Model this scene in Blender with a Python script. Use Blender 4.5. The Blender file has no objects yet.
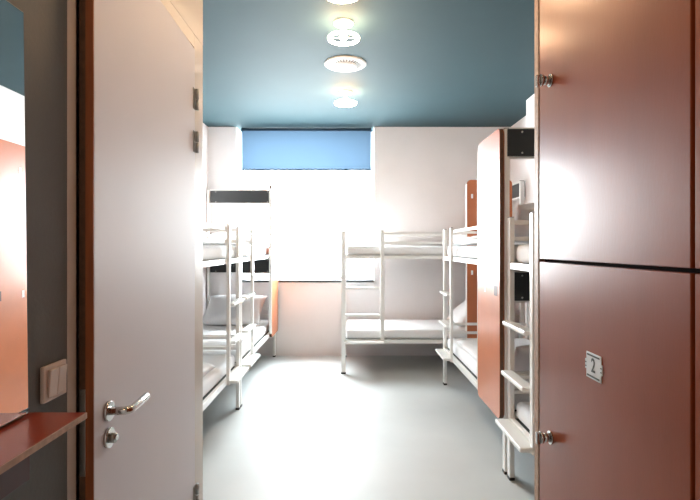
import bpy, bmesh, math, random
from mathutils import Vector, Matrix, noise
random.seed(7)
S = bpy.context.scene
COL = S.collection

# ------------------------------------------------------------------ materials
def mat(name, col, rough=0.5, metal=0.0, coat=0.0, bump=0.0, bscale=40.0, var=0.0, vscale=3.0, spec=0.5,
        emit=None, estr=0.0, coat_rough=0.1, stretch=None):
    m = bpy.data.materials.new(name); m.use_nodes = True
    nt = m.node_tree; b = nt.nodes['Principled BSDF']
    b.inputs['Base Color'].default_value = (*col, 1)
    b.inputs['Roughness'].default_value = rough
    b.inputs['Metallic'].default_value = metal
    b.inputs['Coat Weight'].default_value = coat
    b.inputs['Coat Roughness'].default_value = coat_rough
    b.inputs['Specular IOR Level'].default_value = spec
    if emit:
        b.inputs['Emission Color'].default_value = (*emit, 1)
        b.inputs['Emission Strength'].default_value = estr
    tc = nt.nodes.new('ShaderNodeTexCoord')
    mp = nt.nodes.new('ShaderNodeMapping')
    nt.links.new(tc.outputs['Object'], mp.inputs['Vector'])
    if stretch: mp.inputs['Scale'].default_value = stretch
    if var > 0:
        n = nt.nodes.new('ShaderNodeTexNoise'); n.inputs['Scale'].default_value = vscale
        n.inputs['Detail'].default_value = 6
        nt.links.new(mp.outputs['Vector'], n.inputs['Vector'])
        r = nt.nodes.new('ShaderNodeValToRGB')
        r.color_ramp.elements[0].position = .3; r.color_ramp.elements[1].position = .7
        r.color_ramp.elements[0].color = (*[c * (1 - var) for c in col], 1)
        r.color_ramp.elements[1].color = (*[min(1, c * (1 + var)) for c in col], 1)
        nt.links.new(n.outputs['Fac'], r.inputs['Fac'])
        nt.links.new(r.outputs['Color'], b.inputs['Base Color'])
    if bump > 0:
        n2 = nt.nodes.new('ShaderNodeTexNoise'); n2.inputs['Scale'].default_value = bscale
        n2.inputs['Detail'].default_value = 4
        nt.links.new(mp.outputs['Vector'], n2.inputs['Vector'])
        bp = nt.nodes.new('ShaderNodeBump'); bp.inputs['Strength'].default_value = bump
        bp.inputs['Distance'].default_value = 0.01
        nt.links.new(n2.outputs['Fac'], bp.inputs['Height'])
        nt.links.new(bp.outputs['Normal'], b.inputs['Normal'])
    return m

M = {}
M['wall'] = mat('white_paint', (.82, .79, .785), .7, bump=.05, bscale=120, var=.02)
M['grey_wall'] = mat('grey_paint', (.085, .085, .077), .5, bump=.08, bscale=90, var=.06, vscale=5)
M['ceiling'] = mat('teal_paint', (.038, .076, .089), .7, bump=.04, bscale=60, var=.04, vscale=2, spec=.25)
M['floor'] = mat('floor_lino', (.63, .66, .66), .52, bump=.03, bscale=8, var=.05, vscale=1.5, spec=.4)
M['sill'] = mat('dark_stone', (.05, .055, .06), .3, var=.3, vscale=30)
M['steel'] = mat('white_steel', (.82, .81, .785), .35, coat=.3, var=.02)
M['black'] = mat('black_board', (.018, .022, .024), .35, bump=.05, bscale=60, coat=.2)
M['base'] = mat('charcoal_mesh', (.045, .055, .052), .8)
M['rubber'] = mat('black_rubber', (.01, .01, .01), .5)
M['laminate'] = mat('copper_laminate', (.27, .052, .012), .33, spec=.22, coat=.2, coat_rough=.2, var=.10, vscale=6, stretch=(1, 1, .3), bump=.02, bscale=150)
M['lam_panel'] = mat('orange_laminate', (.51, .145, .045), .34, coat=.35, coat_rough=.22, var=.06, vscale=6)
M['lam_shelf'] = mat('red_laminate', (.27, .036, .012), .3, coat=.2, coat_rough=.15, var=.06, vscale=6)
M['maroon'] = mat('maroon_board', (.06, .014, .012), .4)
M['lam_edge'] = mat('plywood_edge', (.42, .26, .17), .5, var=.2, vscale=60)
M['dark_edge'] = mat('dark_ply_and_gap_shade', (.11, .05, .024), .5, var=.2, vscale=60)
M['carcass'] = mat('dark_gap', (.02, .008, .006), .9, spec=.1)
M['door'] = mat('door_lacquer', (.66, .64, .675), .55, bump=.02, bscale=100, var=.015)
M['door_wood'] = mat('door_edge_wood', (.27, .075, .02), .4, var=.25, vscale=9, stretch=(6, 6, .5))
M['frame'] = mat('cream_frame', (.55, .49, .43), .4, coat=.2, var=.02)
M['chrome'] = mat('brushed_chrome', (.62, .60, .58), .18, metal=1.0)
M['hinge'] = mat('hinge_steel', (.38, .38, .36), .35, metal=.9)
M['sheet'] = mat('white_sheet', (.82, .82, .83), .85, bump=.25, bscale=14, var=.02)
M['linen'] = mat('white_linen', (.84, .84, .85), .85, bump=.35, bscale=9, var=.02)
M['plastic'] = mat('cream_plastic', (.62, .52, .46), .35, coat=.2)
M['white_plastic'] = mat('white_plastic', (.86, .86, .84), .4)
M['plate'] = mat('number_plate', (.72, .74, .74), .4)
M['ink'] = mat('black_ink', (.02, .025, .02), .5)
M['mirror'] = mat('mirror_silver', (.88, .90, .90), .01, metal=1.0)
M['mirror_edge'] = mat('mirror_edge', (.30, .32, .30), .2)
M['winframe'] = mat('window_frame_white', (.85, .86, .87), .4)
M['lamp'] = mat('lit_opal', (.9, .9, .88), .4, emit=(1, .64, .36), estr=18)
M['lamp_base'] = mat('lamp_base_white', (.85, .84, .80), .4)
M['slot'] = mat('vent_slot', (.12, .11, .10), .6)
M['notch'] = mat('brown_block', (.10, .035, .02), .5)

# blind: translucent blue cloth
m = bpy.data.materials.new('blue_blind_cloth'); m.use_nodes = True
nt = m.node_tree; nt.nodes.clear()
o = nt.nodes.new('ShaderNodeOutputMaterial'); mx = nt.nodes.new('ShaderNodeMixShader')
d = nt.nodes.new('ShaderNodeBsdfDiffuse'); t = nt.nodes.new('ShaderNodeBsdfTranslucent')
tc = nt.nodes.new('ShaderNodeTexCoord'); w = nt.nodes.new('ShaderNodeTexNoise')
w.inputs['Scale'].default_value = 90
rr = nt.nodes.new('ShaderNodeValToRGB')
rr.color_ramp.elements[0].color = (.040, .070, .108, 1); rr.color_ramp.elements[1].color = (.044, .077, .117, 1)
nt.links.new(tc.outputs['Object'], w.inputs['Vector']); nt.links.new(w.outputs['Fac'], rr.inputs['Fac'])
nt.links.new(rr.outputs['Color'], d.inputs['Color'])
t.inputs['Color'].default_value = (.026, .042, .062, 1)
mx.inputs['Fac'].default_value = .45
nt.links.new(d.outputs[0], mx.inputs[1]); nt.links.new(t.outputs[0], mx.inputs[2]); nt.links.new(mx.outputs[0], o.inputs['Surface'])
M['blind'] = m
# thin clear glass
m = bpy.data.materials.new('clear_glass'); m.use_nodes = True
nt = m.node_tree; nt.nodes.clear()
o = nt.nodes.new('ShaderNodeOutputMaterial'); mx = nt.nodes.new('ShaderNodeMixShader')
tr = nt.nodes.new('ShaderNodeBsdfTransparent'); gl = nt.nodes.new('ShaderNodeBsdfGlossy')
gl.inputs['Roughness'].default_value = .02; mx.inputs['Fac'].default_value = .06
tr.inputs['Color'].default_value = (.96, .98, .98, 1)
nt.links.new(tr.outputs[0], mx.inputs[1]); nt.links.new(gl.outputs[0], mx.inputs[2]); nt.links.new(mx.outputs[0], o.inputs['Surface'])
M['glass'] = m

# ------------------------------------------------------------------ helpers
def tag(o, label=None, cat=None, group=None, kind=None):
    if label: o['label'] = label
    if cat: o['category'] = cat
    if group: o['group'] = group
    if kind: o['kind'] = kind
    return o

def empty(name, loc, rz=0.0):
    o = bpy.data.objects.new(name, None); COL.objects.link(o)
    o.location = loc; o.rotation_euler = (0, 0, rz); o.empty_display_size = .1
    return o

def box(bm, x0, x1, y0, y1, z0, z1, bev=0.0, seg=2):
    x0, x1 = sorted((x0, x1)); y0, y1 = sorted((y0, y1)); z0, z1 = sorted((z0, z1))
    vs = [bm.verts.new((x, y, z)) for x in (x0, x1) for y in (y0, y1) for z in (z0, z1)]
    fs = [(0, 1, 3, 2), (4, 6, 7, 5), (0, 4, 5, 1), (2, 3, 7, 6), (0, 2, 6, 4), (1, 5, 7, 3)]
    faces = [bm.faces.new([vs[i] for i in f]) for f in fs]
    if bev > 0:
        es = list({e for f in faces for e in f.edges})
        bmesh.ops.bevel(bm, geom=es, offset=bev, segments=seg, profile=.5, affect='EDGES')
    return vs

def bx(*a, bev=0.003, seg=2):
    bm = bmesh.new(); box(bm, *a, bev=bev, seg=seg); return bm

def cyl(bm, p0, p1, r0, r1=None, n=24, caps=True):
    r1 = r0 if r1 is None else r1
    p0, p1 = Vector(p0), Vector(p1); d = p1 - p0
    q = d.to_track_quat('Z', 'Y').to_matrix()
    A = []; B = []
    for i in range(n):
        a = 2 * math.pi * i / n; v = Vector((math.cos(a), math.sin(a), 0))
        A.append(bm.verts.new(p0 + q @ (v * r0))); B.append(bm.verts.new(p1 + q @ (v * r1)))
    for i in range(n):
        f = bm.faces.new((A[i], A[(i + 1) % n], B[(i + 1) % n], B[i])); f.smooth = True
    if caps:
        bm.faces.new(A[::-1]); bm.faces.new(B)

def tube(bm, pts, r, n=16):
    pts = [Vector(p) for p in pts]; rings = []
    for k, p in enumerate(pts):
        d = (pts[min(k + 1, len(pts) - 1)] - pts[max(k - 1, 0)]).normalized()
        up = Vector((0, 0, 1)) if abs(d.z) < .9 else Vector((1, 0, 0))
        s = d.cross(up).normalized(); u = s.cross(d)
        rings.append([bm.verts.new(p + (s * math.cos(2 * math.pi * i / n) + u * math.sin(2 * math.pi * i / n)) * r) for i in range(n)])
    for a, b in zip(rings, rings[1:]):
        for i in range(n):
            f = bm.faces.new((a[i], a[(i + 1) % n], b[(i + 1) % n], b[i])); f.smooth = True
    bm.faces.new(rings[0][::-1]); bm.faces.new(rings[-1])

def lathe(bm, prof, c=(0, 0, 0), n=48):
    """profile (r, z) turned about the vertical through c"""
    rings = []
    for r, z in prof:
        if r < 1e-5: rings.append([bm.verts.new((c[0], c[1], c[2] + z))])
        else: rings.append([bm.verts.new((c[0] + r * math.cos(2 * math.pi * i / n), c[1] + r * math.sin(2 * math.pi * i / n), c[2] + z)) for i in range(n)])
    for a, b in zip(rings, rings[1:]):
        for i in range(n):
            j = (i + 1) % n
            if len(a) == 1 and len(b) > 1: f = bm.faces.new((a[0], b[j], b[i]))
            elif len(b) == 1 and len(a) > 1: f = bm.faces.new((a[i], a[j], b[0]))
            elif len(a) > 1: f = bm.faces.new((a[i], a[j], b[j], b[i]))
            else: continue
            f.smooth = True

def torus(bm, c, R, r, n=48, m_=14, flat=1.0):
    rings = []
    for i in range(n):
        a = 2 * math.pi * i / n
        rings.append([bm.verts.new((c[0] + (R + r * math.cos(b)) * math.cos(a), c[1] + (R + r * math.cos(b)) * math.sin(a), c[2] + flat * r * math.sin(b)))
                      for b in [2 * math.pi * k / m_ for k in range(m_)]])
    for i in range(n):
        a, b = rings[i], rings[(i + 1) % n]
        for k in range(m_):
            f = bm.faces.new((a[k], b[k], b[(k + 1) % m_], a[(k + 1) % m_])); f.smooth = True

def obj(name, bm, material, parent=None, off=None, smooth=False):
    """one mesh object; off = world position of the parent, so bm is given in world coordinates"""
    bmesh.ops.recalc_face_normals(bm, faces=bm.faces)
    if off is not None: bmesh.ops.translate(bm, verts=bm.verts, vec=-Vector(off))
    me = bpy.data.meshes.new(name); bm.to_mesh(me); bm.free()
    if smooth:
        for p in me.polygons: p.use_smooth = True
    me.materials.append(material)
    o = bpy.data.objects.new(name, me); COL.objects.link(o)
    if parent: o.parent = parent
    return o

def centre(o):
    """put a top-level mesh's origin at its base centre"""
    vs = [v.co for v in o.data.vertices]
    c = Vector(((min(v.x for v in vs) + max(v.x for v in vs)) / 2, (min(v.y for v in vs) + max(v.y for v in vs)) / 2, min(v.z for v in vs)))
    o.data.transform(Matrix.Translation(-c)); o.location = c
    return o

def struct(name, bm, m_, label=None):
    o = obj(name, bm, m_); o['kind'] = 'structure'
    if label: o['label'] = label
    return o

# ------------------------------------------------------------------ room shell
H = 1.42; CZ = 2.99; XL = -1.856; XR = 1.886; XR2 = 2.10; YB = 6.47; YN = -1.2; CW = -.68; CE = 2.29
b = bx(XL - .15, XR2 + .15, YN - .1, YB + .35, -.12, 0, bev=0); struct('floor', b, M['floor'], 'pale grey blue glossy floor')
b = bx(XL - .15, XR2 + .15, YN - .1, YB + .35, CZ, CZ + .15, bev=0); struct('ceiling', b, M['ceiling'], 'teal painted ceiling')
WX0, WX1, WZ0 = -1.483, .314, .99
b = bmesh.new()
box(b, XL, WX0, YB, YB + .35, 0, CZ); box(b, WX1, XR2 + .15, YB, YB + .35, 0, CZ); box(b, WX0, WX1, YB, YB + .35, 0, WZ0 - .03)
struct('wall_back', b, M['wall'], 'white wall around the window')
struct('wall_left', bx(XL - .15, XL, YN, YB + .35, 0, CZ, bev=0), M['wall'], 'white wall behind the bunks beyond the door')
b = bmesh.new(); box(b, XR, XR2 + .15, YN, 5.30, 0, CZ); box(b, XR2, XR2 + .15, 5.30, YB, 0, CZ)
struct('wall_right', b, M['wall'], 'white wall stepping back near the window')
struct('wall_near', bx(XL, XR, YN - .1, YN, 0, CZ, bev=0), M['wall'], 'white wall closing the entrance end')
struct('wall_entrance', bx(CW - .12, CW, YN, 1.19, 0, CZ, bev=0), M['grey_wall'], 'dark grey wall carrying mirror and switch')
struct('wall_partition', bx(XL, CW - .12, 2.19, CE, 0, CZ, bev=0), M['wall'], 'white partition wall beside the door')
struct('trim_1', bx(WX0, WX1, YB - .02, YB + .24, WZ0 - .03, WZ0, bev=.003), M['sill'], 'dark stone window sill')
struct('wall_transom', bx(CW - .12, CW, 1.19, CE, 2.35, CZ, bev=.002), M['frame'], 'cream panel above the door frame')

# window
w1 = empty('window_1', (-.585, YB + .24, WZ0)); tag(w1, 'wide bright window under the blue blind', None, None, 'structure')
O = tuple(w1.location)
b = bmesh.new(); y0, y1 = YB + .24, YB + .30; f = .045
for a in ((WX0, WX0 + f, y0, y1, WZ0, CZ), (WX1 - f, WX1, y0, y1, WZ0, CZ), (WX0 + f, WX1 - f, y0, y1, WZ0, WZ0 + f), (WX0 + f, WX1 - f, y0, y1, CZ - f, CZ)): box(b, *a)
obj('window_frame', b, M['winframe'], w1, O)
obj('mullion', bx(-.075, -.03, y0, y1, WZ0 + f, CZ - f), M['winframe'], w1, O)
obj('glass_pane', bx(WX0 + f, -.075, y0 + .025, y0 + .031, WZ0 + f, CZ - f, bev=0), M['glass'], w1, O)
obj('glass_pane', bx(-.03, WX1 - f, y0 + .025, y0 + .031, WZ0 + f, CZ - f, bev=0), M['glass'], w1, O)

# roller blind in the window reveal
rb = empty('roller_blind', (-.57, 6.50, 2.43)); O = tuple(rb.location)
tag(rb, 'half-lowered blue roller blind across the top of the window', 'blind')
bm = bmesh.new(); n = 24
rows = []
for j in range(7):
    z = 2.44 + (2.945 - 2.44) * j / 6
    rows.append([bm.verts.new((-1.418 + 1.693 * i / n, 6.50 + .002 * math.sin(i * .9) * (1 - j / 6), z)) for i in range(n + 1)])
for a, c in zip(rows, rows[1:]):
    for i in range(n): bm.faces.new((a[i], a[i + 1], c[i + 1], c[i])).smooth = True
obj('blind_cloth', bm, M['blind'], rb, O)
obj('bottom_bar', bx(-1.418, .275, 6.494, 6.506, 2.425, 2.445, bev=.003), M['blind'], rb, O)
bm = bmesh.new(); cyl(bm, (-1.43, 6.52, 2.963), (.287, 6.52, 2.963), .024); obj('roller_tube', bm, M['blind'], rb, O)

# ------------------------------------------------------------------ door in the left corridor wall (slightly ajar)
dr = empty('door_1', (-.675, 2.14, 0)); tag(dr, 'pale grey door standing slightly ajar beside the grey wall', None, None, 'structure'); O = tuple(dr.location)
b = bmesh.new()
box(b, CW - .12, CW, 1.19, 1.232, 0, 2.35, bev=.004); box(b, CW - .12, CW, 2.160, CE, 0, 2.35, bev=.004)
box(b, CW - .12, CW, 1.232, 2.160, 2.292, 2.35, bev=.002)
box(b, CW - .12, CW - .05, 1.232, 1.25, 0, 2.292); box(b, CW - .12, CW - .05, 2.14, 2.160, 0, 2.292)
obj('door_frame', b, M['frame'], dr, O)
P0 = Vector((-.642, 1.240, 0)); P1 = Vector((-.673, 2.148, 0)); L = (P1 - P0).length
dv = (P1 - P0) / L; nv = Vector((dv.y, -dv.x, 0))
def D(s, off, z): return P0 + dv * s + nv * off + Vector((0, 0, z))
def dbox(s0, s1, o0, o1, z0, z1, bev=.002, seg=2):
    bm = bmesh.new(); box(bm, s0, s1, o0, o1, z0, z1, bev=bev, seg=seg)
    for v in bm.verts: v.co = D(v.co.x, v.co.y, v.co.z)
    return bm
b = dbox(.003, L, -.020, 0, .008, 2.278); b2 = dbox(.016, L - .01, -.042, -.020, .012, 2.270)
me_ = bpy.data.meshes.new('t'); b2.to_mesh(me_); b.from_mesh(me_); b2.free()
obj('door_leaf', b, M['door'], dr, O)
obj('rebate_shade_edge', dbox(.012, .016, -.042, -.0205, .012, 2.270, bev=.0005), M['dark_edge'], dr, O)  # dark brown paints in the shadow of the gap behind the leaf edge
obj('edge_strip', dbox(-.001, .003, -.020, -.0005, .010, 2.277, bev=.0005), M['door_wood'], dr, O)
obj('lock_plate', dbox(.010, .0125, -.040, -.026, .84, 1.06, bev=.0005), M['hinge'], dr, O)
def dcyl(bm, s, z, o0, o1, r, n=28):
    cyl(bm, D(s, o0, z), D(s, o1, z), r, n=n)
hd = bmesh.new(); dcyl(hd, .076, .984, 0, .009, .026); hd2 = hd
h = obj('door_handle', hd2, M['chrome'], dr, O)
bm = bmesh.new(); pts = [D(.076, .009, .984), D(.076, .035, .984)]
for k in range(1, 7):
    a = k / 6 * math.pi / 2; pts.append(D(.076 + .022 * (1 - math.cos(a)), .035 + .022 * math.sin(a), .984))
pts += [D(.14, .058, .985), D(.200, .056, .986)]
tube(bm, pts, .0108)
lv = obj('lever', bm, M['chrome'], h, O)
bm = bmesh.new(); dcyl(bm, .076, .913, 0, .009, .026); kr = obj('lock_rosette', bm, M['chrome'], dr, O)
bm = bmesh.new(); dcyl(bm, .076, .913, .009, .022, .013)
obj('thumb_turn', bm, M['hinge'], kr, O)
bm = bmesh.new(); dcyl(bm, .076, .915, .022, .026, .008, n=20); obj('keyhole', bm, M['chrome'], kr, O)
for z in (2.06, 1.875, .345):
    bm = bmesh.new()
    cyl(bm, D(L + .004, .009, z - .046), D(L + .004, .009, z - .002), .0075, n=16)
    cyl(bm, D(L + .004, .009, z + .002), D(L + .004, .009, z + .046), .0075, n=16)
    hh = obj('hinge', bm, M['hinge'], dr, O)
    obj('hinge_plate', dbox(L - .03, L, 0, .002, z - .045, z + .045, bev=.0005), M['hinge'], hh, O)

# ------------------------------------------------------------------ mirror, shelf, switch on the grey wall
bm = bmesh.new(); box(bm, CW + .002, CW + .008, -.35, 1.022, 1.077, 1.905, bev=.001)
for v in bm.verts:
    v.co.x += .010 * (1 - (v.co.z - 1.077) / .828) - .0015
mi = empty('wall_mirror', (CW + .006, .35, 1.077)); O = tuple(mi.location)
tag(mi, 'frameless mirror on the dark grey wall above the red shelf', 'mirror')
obj('backing_plate', bm, M['mirror_edge'], mi, O)
bm = bmesh.new(); box(bm, CW + .0083, CW + .0093, -.347, 1.019, 1.080, 1.902)
for v in bm.verts: v.co.x += .010 * (1 - (v.co.z - 1.077) / .828) - .0015
obj('mirror_glass', bm, M['mirror'], mi, O)
sh = empty('wall_shelf', (CW, .34, .93)); O = tuple(sh.location)
tag(sh, 'red laminate shelf with pale ply edge under the mirror', 'shelf')
obj('shelf_board', bx(CW, CW + .1255, -.35, 1.041, 1.060, 1.0725, bev=.001), M['lam_shelf'], sh, O)
obj('front_edge', bx(CW + .1255, CW + .1275, -.35, 1.041, 1.060, 1.0725, bev=.0005), M['lam_edge'], sh, O)
obj('back_board', bx(CW, CW + .014, -.35, 1.030, .937, 1.060, bev=.001), M['maroon'], sh, O)
sw = empty('light_switch', (CW, 1.128, 1.075)); O = tuple(sw.location)
tag(sw, 'cream double rocker light switch on the dark grey wall', 'light switch')
obj('switch_plate', bx(CW, CW + .010, 1.084, 1.172, 1.075, 1.156, bev=.003), M['plastic'], sw, O)
for a in (1.0965, 1.1285):
    bm = bmesh.new(); box(bm, CW + .010, CW + .019, a, a + .031, 1.084, 1.147, bev=.002)
    for v in bm.verts:
        if v.co.x > CW + .012: v.co.x -= .006 * (1.147 - v.co.z) / .063
    obj('rocker', bm, M['plastic'], sw, O)

# ------------------------------------------------------------------ lockers
LX = .62; SEAM = 1.374
def locker(y0, y1, label, first):
    t = empty('locker_cabinet', ((LX + .88) / 2, (y0 + y1) / 2, 0)); O = tuple(t.location)
    tag(t, label, 'locker', 'lockers along the entrance')
    b = bmesh.new(); box(b, LX + .020, .88, y0 + .001, y1 - .001, .10, 2.62, bev=.002)
    obj('cabinet_body', b, M['carcass'], t, O)
    obj('plinth', bx(LX + .05, .87, y0 + .001, y1 - .001, 0, .10), M['black'], t, O)
    e = y1 - .040 if first else y1 - .003
    if first:
        b = bmesh.new(); box(b, LX - .002, .88, y1 - .0355, y1, .10, 2.62, bev=.0015); obj('end_panel', b, M['lam_edge'], t, O)
    s = y0 + (.004 if first else .004)
    doors = []
    for z0, z1 in ((.105, SEAM - .002), (SEAM + .007, 2.60)):
        d = obj('locker_door', bx(LX, LX + .019, s, e, z0, z1, bev=.0018), M['laminate'], t, O)
        b = bmesh.new()
        kz = .832 if z0 < 1 else 1.934
        cyl(b, (LX, e - .092, kz), (LX - .005, e - .092, kz), .020)
        cyl(b, (LX - .005, e - .092, kz), (LX - .026, e - .092, kz), .014)
        k = obj('knob', b, M['chrome'], d, O)
        b = bmesh.new(); cyl(b, (LX - .026, e - .092, kz), (LX - .034, e - .092, kz), .018)
        box(b, LX - .046, LX - .033, e - .098, e - .086, kz - .020, kz + .016, bev=.003, seg=2)
        obj('turn_grip', b, M['chrome'], d, O)
        doors.append(d)
    return t, doors, O
t, doors, O = locker(.897, 1.660, 'copper laminate locker column with number 2 plate on its lower door', True)
locker(.130, .893, 'copper laminate locker column cut off by the picture edge beside the numbered one', False)
# number plate
pl = obj('number_plate', bx(LX - .0025, LX, 1.219, 1.294, 1.083, 1.149, bev=.0008), M['plate'], doors[0], O)
for a in (1.294, 1.2125): obj('plate_tab', bx(LX - .0025, LX, a, a + .0065, 1.103, 1.129, bev=.0008), M['plate'], doors[0], O)
ink = bmesh.new()
for z in (1.0875, 1.1405): box(ink, LX - .0032, LX - .0024, 1.225, 1.289, z, z + .0042)
for z in (1.109, 1.119):
    box(ink, LX - .0032, LX - .0024, 1.2925, 1.299, z, z + .003); box(ink, LX - .0032, LX - .0024, 1.214, 1.2205, z, z + .003)
obj('plate_lines', ink, M['ink'], doors[0], O)
cu = bpy.data.curves.new('two', 'FONT'); cu.body = '2'; cu.size = .050; cu.extrude = .0004; cu.align_x = 'CENTER'; cu.align_y = 'CENTER'; cu.offset = .0006
to = bpy.data.objects.new('two', cu); COL.objects.link(to)
bpy.context.view_layer.update()
me = bpy.data.meshes.new_from_object(to.evaluated_get(bpy.context.evaluated_depsgraph_get()))
bpy.data.objects.remove(to); bpy.data.curves.remove(cu)
me.transform(Matrix(((0, 0, -1, LX - .0029), (-.85, 0, 0, 1.2565), (0, 1, 0, 1.117), (0, 0, 0, 1))))
me.transform(Matrix.Translation(-Vector(O)))
me.materials.clear(); me.materials.append(M['ink'])
no = bpy.data.objects.new('number_two', me); COL.objects.link(no); no.parent = doors[0]
no['label'] = 'black number 2'

# ------------------------------------------------------------------ bunk beds
BL, BW = 2.0, .85
class Bed:
    """u = along the bed from the ladder end, v = away from the aisle"""
    def __init__(s, o, ud, vd, label):
        s.o = Vector(o); s.u = Vector(ud); s.v = Vector(vd)
        s.rel = lambda u, v, z: s.o + s.u * u + s.v * v + Vector((0, 0, z))
        c = s.rel(BL / 2, BW / 2, 0)
        s.root = empty('bunk_bed', c); s.O = tuple(c)
        tag(s.root, label, 'bunk bed', 'white steel bunk beds in the dormitory')
    def bm(s, *bs, bev=.004, seg=2):
        bm = bmesh.new()
        for (u0, u1, v0, v1, z0, z1) in bs:
            a = s.rel(u0, v0, z0); c = s.rel(u1, v1, z1)
            box(bm, a.x, c.x, a.y, c.y, a.z, c.z, bev=bev, seg=seg)
        return bm
    def part(s, name, m_, *bs, bev=.004, seg=2, parent=None):
        return obj(name, s.bm(*bs, bev=bev, seg=seg), m_, parent or s.root, s.O)

def rounded_panel(bed, u0, u1, z0, z1, v0, v1, r=.045):
    bm = bmesh.new(); pts = []
    for (cu_, cz_, a0) in ((u1 - r, z1 - r, 0), (u0 + r, z1 - r, 90), (u0 + r, z0 + r, 180), (u1 - r, z0 + r, 270)):
        for k in range(7):
            a = math.radians(a0 + 15 * k); pts.append((cu_ + r * math.cos(a), cz_ + r * math.sin(a)))
    F = [bm.verts.new(bed.rel(u, v0, z)) for u, z in pts]; B = [bm.verts.new(bed.rel(u, v1, z)) for u, z in pts]
    bm.faces.new(F); bm.faces.new(B[::-1]); n = len(pts)
    for i in range(n): bm.faces.new((F[i], B[i], B[(i + 1) % n], F[(i + 1) % n]))
    return bm

def make_bed(o, ud, vd, label, mark=.31, ps=1.495, pe=BL + .022):
    B = Bed(o, ud, vd, label); st = M['steel']; g = .025; q = .015
    for (u, v, top) in ((0, 0, 1.60), (0, BW, 1.60), (BL, 0, 2.16), (BL, BW, 2.16)):
        lg = B.part('leg', st, (u - g, u + g, v - q, v + q, .018, top))
        B.part('foot_cap', M['rubber'], (u - g - .002, u + g + .002, v - q - .002, v + q + .002, 0, .018), parent=lg)
        B.part('top_cap', M['rubber'], (u - g + .002, u + g - .002, v - q + .002, v + q - .002, top, top + .004), parent=lg, bev=.001)
    for zb, zt in ((.338, .383), (1.285, 1.325)):
        for v in (0, BW): B.part('side_rail', st, (g, BL - g, v - q, v + q, zb, zt))
        for u in (0, BL): B.part('end_rail', st, (u - q, u + q, q, BW - q, zb, zt))
        B.part('bed_base', M['base'], (.02, BL - .02, q, BW - q, zt - .020, zt - .004), bev=.002)
    # end rails at both ends, above each mattress
    for u in (0, BL):
        for zb in (.535, .625): B.part('end_rail', st, (u - .011, u + .011, q, BW - q, zb - .013, zb + .013))
        for zb in (1.47, 1.57): B.part('end_rail', st, (u - .011, u + .011, q, BW - q, zb - .013, zb + .013))
    # guard rails round the upper bunk: aisle side from the ladder on, full length at the wall side
    for zb in (1.465, 1.568):
        B.part('guard_rail', st, (.42, BL - g, -.011, .011, zb - .013, zb + .013))
        B.part('guard_rail', st, (g, BL - g, BW - .011, BW + .011, zb - .013, zb + .013))
    # ladder
    ld = B.part('ladder', st, (.435 - .0225, .435 + .0225, -.036, -.010, .335, 1.60))
    obj_ = B.part('top_cap', M['rubber'], (.417, .453, -.032, -.014, 1.60, 1.604), parent=ld, bev=.001)
    for z, dep in ((.36, .095), (.66, .072), (.96, .060)):
        bm = bmesh.new()
        a = B.rel(.010 if z < .5 else .024, -.016 - dep * .9 if z < .5 else -.016 - dep * .75, z - .013)
        c = B.rel(.455 if z < .5 else .40, -.016 if z < .5 else -.016 + dep * .25, z + .013)
        box(bm, a.x, c.x, a.y, c.y, a.z, c.z, bev=.007, seg=3)
        obj('tread', bm, M['white_plastic'] if z < .9 else st, ld, B.O)
    # privacy panel on the aisle side of the head, black boards across the head
    pp = obj('privacy_panel', rounded_panel(B, ps, pe, .34, 2.165, -.047, -.018), M['lam_panel'], B.root, B.O)
    e = rounded_panel(B, ps - .0015, pe + .0015, .3385, 2.1665, -.044, -.021)
    obj('panel_edge', e, M['dark_edge'], pp, B.O)
    obj('edge_trim', B.bm((ps - .009, ps, -.050, -.015, .385, 2.12), bev=.003), st, pp, B.O)
    for z in (1.985, 1.135):
        bm = B.bm((BL - mark - .011, BL - mark + .011, -.0485, -.047, z - .024, z + .024), bev=.0005)
        obj('oval_fitting', bm, M['white_plastic'], pp, B.O)
    for z in (1.955, 1.14):
        bm = B.bm((pe - .117, pe - .042, -.0482, -.0462, z - .032, z + .032), bev=.0005)
        obj('edge_block', bm, M['notch'], pp, B.O)
    for z0, z1 in ((1.985, 2.155), (1.085, 1.262)):
        hb = B.part('head_board', M['black'], (BL + .018, BL + .034, 0.0, BW + .01, z0, z1), bev=.002)
        B.part('board_lip', st, (BL - .012, BL + .018, .016, BW - .016, z0 - .012, z0 + .006), parent=hb, bev=.002)
        B.part('board_lip', st, (BL - .012, BL + .018, .016, BW - .016, z1 - .004, z1 + .012), parent=hb, bev=.002)
        for v in (.09, .76):
            for z in (z0 + .02, z1 - .02):
                bm = bmesh.new()
                p = B.rel(BL + .015, v, z); cyl(bm, p, p + B.u * .022, .006, n=12)
                obj('screw', bm, M['chrome'], hb, B.O)
    return B

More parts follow.
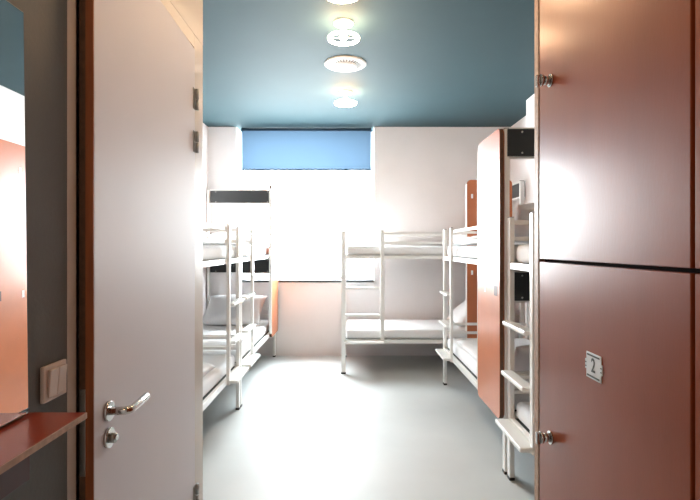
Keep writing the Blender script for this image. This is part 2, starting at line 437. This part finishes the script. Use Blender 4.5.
def mattress(B, upper, label):
    z0, z1 = (1.3215, 1.432) if upper else (.3795, .490)
    # soft slab
    bm = bmesh.new(); nu, nvv, nz = 40, 18, 5
    u0, u1, v0, v1 = .024, 1.976, .0165, .8335; r = .035
    def pt(a, b_, c):
        # a,b,c in [-1,1] ; rounded box
        p = Vector((a * (u1 - u0) / 2, b_ * (v1 - v0) / 2, c * (z1 - z0) / 2))
        hx = Vector(((u1 - u0) / 2 - r, (v1 - v0) / 2 - r, (z1 - z0) / 2 - r))
        inner = Vector([max(-h_, min(h_, x)) for x, h_ in zip(p, hx)])
        d_ = p - inner
        if d_.length > 1e-6: p = inner + d_.normalized() * min(r, max(abs(d_.x), abs(d_.y), abs(d_.z)))
        return p
    def samp(n):  # denser near the ends
        return [-1, -.985, -.965] + [-.93 + 1.86 * k / n for k in range(n + 1)] + [.965, .985, 1]
    def grid(As, Bs, f):
        rows = [[bm.verts.new(f(a, b_)) for b_ in Bs] for a in As]
        for i in range(len(As) - 1):
            for j in range(len(Bs) - 1): bm.faces.new((rows[i][j], rows[i + 1][j], rows[i + 1][j + 1], rows[i][j + 1]))
    A = samp(nu); Bv = samp(nvv); Cz = [-1, -.7, -.4, 0, .4, .7, 1]
    for c in (-1, 1): grid(A, Bv, lambda a, b_: pt(a, b_, c))
    for a_ in (-1, 1): grid(Bv, Cz, lambda b_, c: pt(a_, b_, c))
    for b2 in (-1, 1): grid(A, Cz, lambda a, c: pt(a, b2, c))
    bmesh.ops.remove_doubles(bm, verts=bm.verts, dist=.0004)
    sd = random.random() * 50
    for v in bm.verts:
        z = v.co.z; k = noise.noise(Vector((v.co.x * 3 + sd, v.co.y * 4, z * 6)))
        if z > 0: v.co.z += .004 * k
        v.co.y += .002 * noise.noise(Vector((v.co.x * 5 + sd, 3, z * 4))) * (1 if v.co.y > 0 else 1)
        v.co = B.rel((u0 + u1) / 2 + v.co.x, (v0 + v1) / 2 + v.co.y, (z0 + z1) / 2 + v.co.z)
    o = obj('mattress', bm, M['sheet'], smooth=True); centre(o)
    tag(o, label, 'mattress', 'white mattresses on the bunks')
    return o

def pillow(c, yaw, tilt, w=.62, d=.42, h=.15, label='', sd=0, roll=0):
    """c = centre; width w along local x, depth d along local y tilted up by tilt"""
    bm = bmesh.new(); N = 26; surf = []
    for s in (1, -1):
        rows = []
        for i in range(N + 1):
            row = []
            for j in range(N + 1):
                x = -1 + 2 * i / N; y = -1 + 2 * j / N
                th = (max(0, 1 - abs(x) ** 2.6) ** .55) * (max(0, 1 - abs(y) ** 2.6) ** .55)
                pin = 1 - .07 * (1 - abs(y) ** 2) * abs(x) ** 3
                pin2 = 1 - .09 * (1 - abs(x) ** 2) * abs(y) ** 3
                p = Vector((x * w / 2 * pin, y * d / 2 * pin2, s * h / 2 * th))
                wr = noise.noise(Vector((p.x * 9 + sd, p.y * 9, s * 2 + sd))) * .5 + noise.noise(Vector((p.x * 22 + sd, p.y * 14, s))) * .22
                p.z += s * .020 * wr * th
                row.append(bm.verts.new(p))
            rows.append(row)
        for i in range(N):
            for j in range(N): bm.faces.new((rows[i][j], rows[i + 1][j], rows[i + 1][j + 1], rows[i][j + 1]))
    bmesh.ops.remove_doubles(bm, verts=bm.verts, dist=.0005)
    o = obj('pillow', bm, M['linen'], smooth=True)
    o.location = c
    R = Matrix.Rotation(yaw, 4, 'Z') @ Matrix.Rotation(tilt, 4, 'X') @ Matrix.Rotation(roll, 4, 'Y')
    o.data.transform(R)
    lo = min(v.co.z for v in o.data.vertices)
    o.data.transform(Matrix.Translation((0, 0, -lo)))
    tag(o, label, 'pillow', 'white pillows on the bunks')
    return o

def duvet(B, u0, u1, v0, v1, zb, h, label, sd=0):
    """folded rumpled duvet lying on a mattress"""
    bm = bmesh.new(); N, K = 44, 30; tops = []; bots = []
    for i in range(N + 1):
        a = -1 + 2 * i / N; rt = []; rbm = []
        for j in range(K + 1):
            c = -1 + 2 * j / K
            th = (max(0, 1 - abs(a) ** 6) ** .5) * (max(0, 1 - abs(c) ** 6) ** .5)
            u = (u0 + u1) / 2 + a * (u1 - u0) / 2; v = (v0 + v1) / 2 + c * (v1 - v0) / 2
            q = noise.noise(Vector((u * 5 + sd, v * 5, sd))) * .5 + abs(noise.noise(Vector((u * 9 + sd, v * 12, 1)))) * .5
            ju = .02 * noise.noise(Vector((v * 6, sd, 2))); jv = .012 * noise.noise(Vector((u * 6, sd, 5)))
            rt.append(bm.verts.new(B.rel(u + ju, v + jv, zb + .012 + (h - .012) * th * (.72 + .5 * q))))
            rbm.append(bm.verts.new(B.rel(u + ju, v + jv, zb + .012 * (1 - th))))
        tops.append(rt); bots.append(rbm)
    for S_ in (tops, bots):
        for i in range(N):
            for j in range(K): bm.faces.new((S_[i][j], S_[i + 1][j], S_[i + 1][j + 1], S_[i][j + 1]))
    bmesh.ops.remove_doubles(bm, verts=bm.verts, dist=.0004)
    bo = [e for e in bm.edges if len(e.link_faces) == 1]
    if bo: bmesh.ops.bridge_loops(bm, edges=bo)
    o = obj('folded_duvet', bm, M['linen'], smooth=True); centre(o)
    tag(o, label, 'duvet', 'white folded duvets on the bunks')
    return o

UZ, LZ = 1.437, .495
Lfar = make_bed((-.980, 4.405, 0), (0, 1, 0), (-1, 0, 0), 'white bunk bed on the door side with its orange panel beside the window')
Lnear = make_bed((-.980, 4.335, 0), (0, -1, 0), (-1, 0, 0), 'white bunk bed half hidden by the open door frame')
Bk = make_bed((-.073, 5.55, 0), (1, 0, 0), (0, 1, 0), 'white bunk bed standing along the window wall with bare mattresses', mark=.57, ps=1.375, pe=1.875)
A_ = make_bed((.98, 5.11, 0), (0, -1, 0), (1, 0, 0), 'white bunk bed whose large orange panel faces the aisle')
B_ = make_bed((.985, 3.03, 0), (0, -1, 0), (1, 0, 0), 'white bunk bed partly hidden behind the copper lockers')
names = {'Lfar': 'door-side bunk bed nearest the window', 'Lnear': 'bunk bed beside the door frame', 'Bk': 'bunk bed along the window wall',
         'A': 'bunk bed with the large orange aisle panel', 'B': 'bunk bed behind the lockers'}
for k, bed in (('Lfar', Lfar), ('Lnear', Lnear), ('Bk', Bk), ('A', A_), ('B', B_)):
    for up in (True, False):
        mattress(bed, up, 'white mattress on the %s berth of the %s' % ('upper' if up else 'lower', names[k]))
PI = math.pi
# pillows propped at the head ends (on the mattresses)
def pil(B, u, v, z, tilt, label, sd, w=.62, d=.42, h=.15, spin=0):
    yaw = math.atan2(B.u.y, B.u.x) - PI / 2 + spin
    c = B.rel(u, v, z); return pillow(c, yaw, tilt, w, d, h, label, sd)
pil(Lfar, 1.62, .43, LZ, math.radians(28), 'large white pillow on lower berth of the door-side bunk nearest the window', 3, w=.72, d=.60, h=.20)
pil(Lfar, 1.72, .43, UZ, math.radians(8), 'white pillow on upper berth of the door-side bunk nearest the window', 5, h=.11)
pil(Bk, 1.50, .45, LZ, math.radians(38), 'white pillow leaning on lower berth of the window wall bunk', 9, w=.66, d=.48, h=.17)
pil(Bk, 1.50, .45, UZ, math.radians(30), 'white pillow leaning on upper berth of the window wall bunk', 12, w=.66, d=.46, h=.16)
pil(A_, 1.70, .47, UZ, math.radians(30), 'pinkish white pillow on upper berth seen above the ladder post', 15, w=.72, d=.46, h=.19)
pil(A_, 1.70, .45, LZ, math.radians(35), 'white pillow propped on lower berth behind the orange aisle panel', 19, w=.70, d=.46, h=.17)
duvet(A_, .10, .62, .10, .74, UZ, .11, 'white folded duvet on upper berth at the ladder end of the orange-panel bunk', 4)
duvet(A_, .35, 1.15, .04, .80, LZ, .055, 'white rumpled duvet on lower berth of the orange-panel bunk', 8)
duvet(Lfar, .10, .80, .06, .78, LZ, .075, 'white rumpled duvet on lower berth of the door-side bunk nearest the window', 21)
duvet(Lnear, .55, 1.25, .05, .76, LZ, .10, 'white rumpled duvet on lower berth of the bunk beside the door frame', 27)
duvet(Lfar, .15, .75, .08, .74, UZ, .06, 'thin white folded duvet on upper berth of the door-side bunk nearest the window', 31)

# ------------------------------------------------------------------ ceiling lights, vent
def ceiling_light(x, y, label):
    t = empty('ceiling_light', (x, y, CZ)); O = (x, y, CZ); tag(t, label, 'ceiling light', 'round ceiling lights in a row')
    bm = bmesh.new(); lathe(bm, [(0, CZ), (.070, CZ), (.070, CZ - .012), (.016, CZ - .020), (.016, CZ - .05), (0, CZ - .05)], (x, y, 0), 32); obj('base', bm, M['lamp_base'], t, O)
    bm = bmesh.new(); torus(bm, (x, y, CZ - .112), .101, .0115); obj('ring', bm, M['lamp'], t, O)
    bm = bmesh.new(); lathe(bm, [(.016, CZ - .05), (.022, CZ - .075), (.026, CZ - .105), (.018, CZ - .124), (0, CZ - .134)], (x, y, 0), 32); obj('globe', bm, M['lamp'], t, O)
    for a in (0, PI / 2, PI, 3 * PI / 2):
        bm = bmesh.new(); cyl(bm, (x + .035 * math.cos(a), y + .030 * math.sin(a), CZ - .108), (x + .090 * math.cos(a), y + .090 * math.sin(a), CZ - .112), .004, n=10)
        obj('arm', bm, M['lamp_base'], t, O)
for y, l in ((5.02, 'small round ceiling light beyond the vent, nearest the blind'), (3.46, 'ring-shaped ceiling light in front of the round vent'),
             (2.84, 'round ceiling light cut off by the top of the picture'), (1.45, 'round ceiling light above the lockers'), (-.2, 'round ceiling light over the entrance')):
    ceiling_light(-.045, y, l)
vt = empty('ceiling_vent', (-.04, 4.235, CZ)); O = (-.04, 4.235, CZ); tag(vt, 'white round ceiling vent with a slotted ring', 'vent')
bm = bmesh.new(); lathe(bm, [(0, CZ), (.178, CZ), (.182, CZ - .006), (.172, CZ - .013), (.140, CZ - .016), (.102, CZ - .0215), (.098, CZ - .029), (.05, CZ - .032), (0, CZ - .033)], (-.04, 4.235, 0), 56)
obj('vent_cover', bm, M['white_plastic'], vt, O)
bm = bmesh.new()
for k in range(30):
    a = 2 * PI * k / 30; r0, r1 = .102, .142
    px, py = math.cos(a), math.sin(a); tx, ty = -py * .0055, px * .0055
    vs = [bm.verts.new((-.04 + px * r + s * tx, 4.235 + py * r + s * ty, z)) for (r, z) in ((r0, CZ - .0225), (r1, CZ - .0168)) for s in (-1, 1)]
    vt_ = [bm.verts.new(v.co + Vector((0, 0, .003))) for v in vs]
    bm.faces.new((vs[0], vs[1], vs[3], vs[2])); bm.faces.new((vt_[0], vt_[2], vt_[3], vt_[1]))
    for a_, b_ in ((0, 1), (1, 3), (3, 2), (2, 0)): bm.faces.new((vs[a_], vt_[a_], vt_[b_], vs[b_]))
obj('vent_slots', bm, M['slot'], vt, O)

# ------------------------------------------------------------------ daylight
wd = bpy.data.worlds.new('overcast'); S.world = wd; wd.use_nodes = True
nt = wd.node_tree; bg = nt.nodes['Background']
tc = nt.nodes.new('ShaderNodeTexCoord'); sx = nt.nodes.new('ShaderNodeSeparateXYZ'); cr = nt.nodes.new('ShaderNodeValToRGB')
cr.color_ramp.elements[0].position = .0; cr.color_ramp.elements[0].color = (.80, .84, .86, 1)
cr.color_ramp.elements[1].position = .5; cr.color_ramp.elements[1].color = (.92, .97, 1.0, 1)
nt.links.new(tc.outputs['Generated'], sx.inputs[0]); nt.links.new(sx.outputs['Z'], cr.inputs['Fac']); nt.links.new(cr.outputs['Color'], bg.inputs['Color'])
bg.inputs['Strength'].default_value = 14.0
pl_ = bpy.data.lights.new('window_daylight', 'AREA'); pl_.shape = 'RECTANGLE'; pl_.size = 1.79; pl_.size_y = 2.0
pl_.cycles.is_portal = True
po = bpy.data.objects.new('window_daylight', pl_); COL.objects.link(po)
po.location = (-.585, YB + .34, 1.99); po.rotation_euler = (math.radians(-90), 0, 0)

# ------------------------------------------------------------------ camera and view
cam = bpy.data.cameras.new('camera'); co = bpy.data.objects.new('camera', cam); COL.objects.link(co)
co.location = (0, 0, H); co.rotation_euler = (math.radians(90), 0, 0)
cam.sensor_width = 36; cam.lens = 495 / 700 * 36; cam.shift_y = -3 / 700; cam.clip_start = .02
S.camera = co
S.view_settings.view_transform = 'Standard'; S.view_settings.look = 'None'
S.view_settings.exposure = 2.1; S.view_settings.gamma = 1; S.view_settings.use_curve_mapping = False
S.cycles.use_denoising = True
S.cycles.max_bounces = 10; S.cycles.diffuse_bounces = 6; S.cycles.glossy_bounces = 5; S.cycles.transparent_max_bounces = 8
S.cycles.sample_clamp_indirect = 8
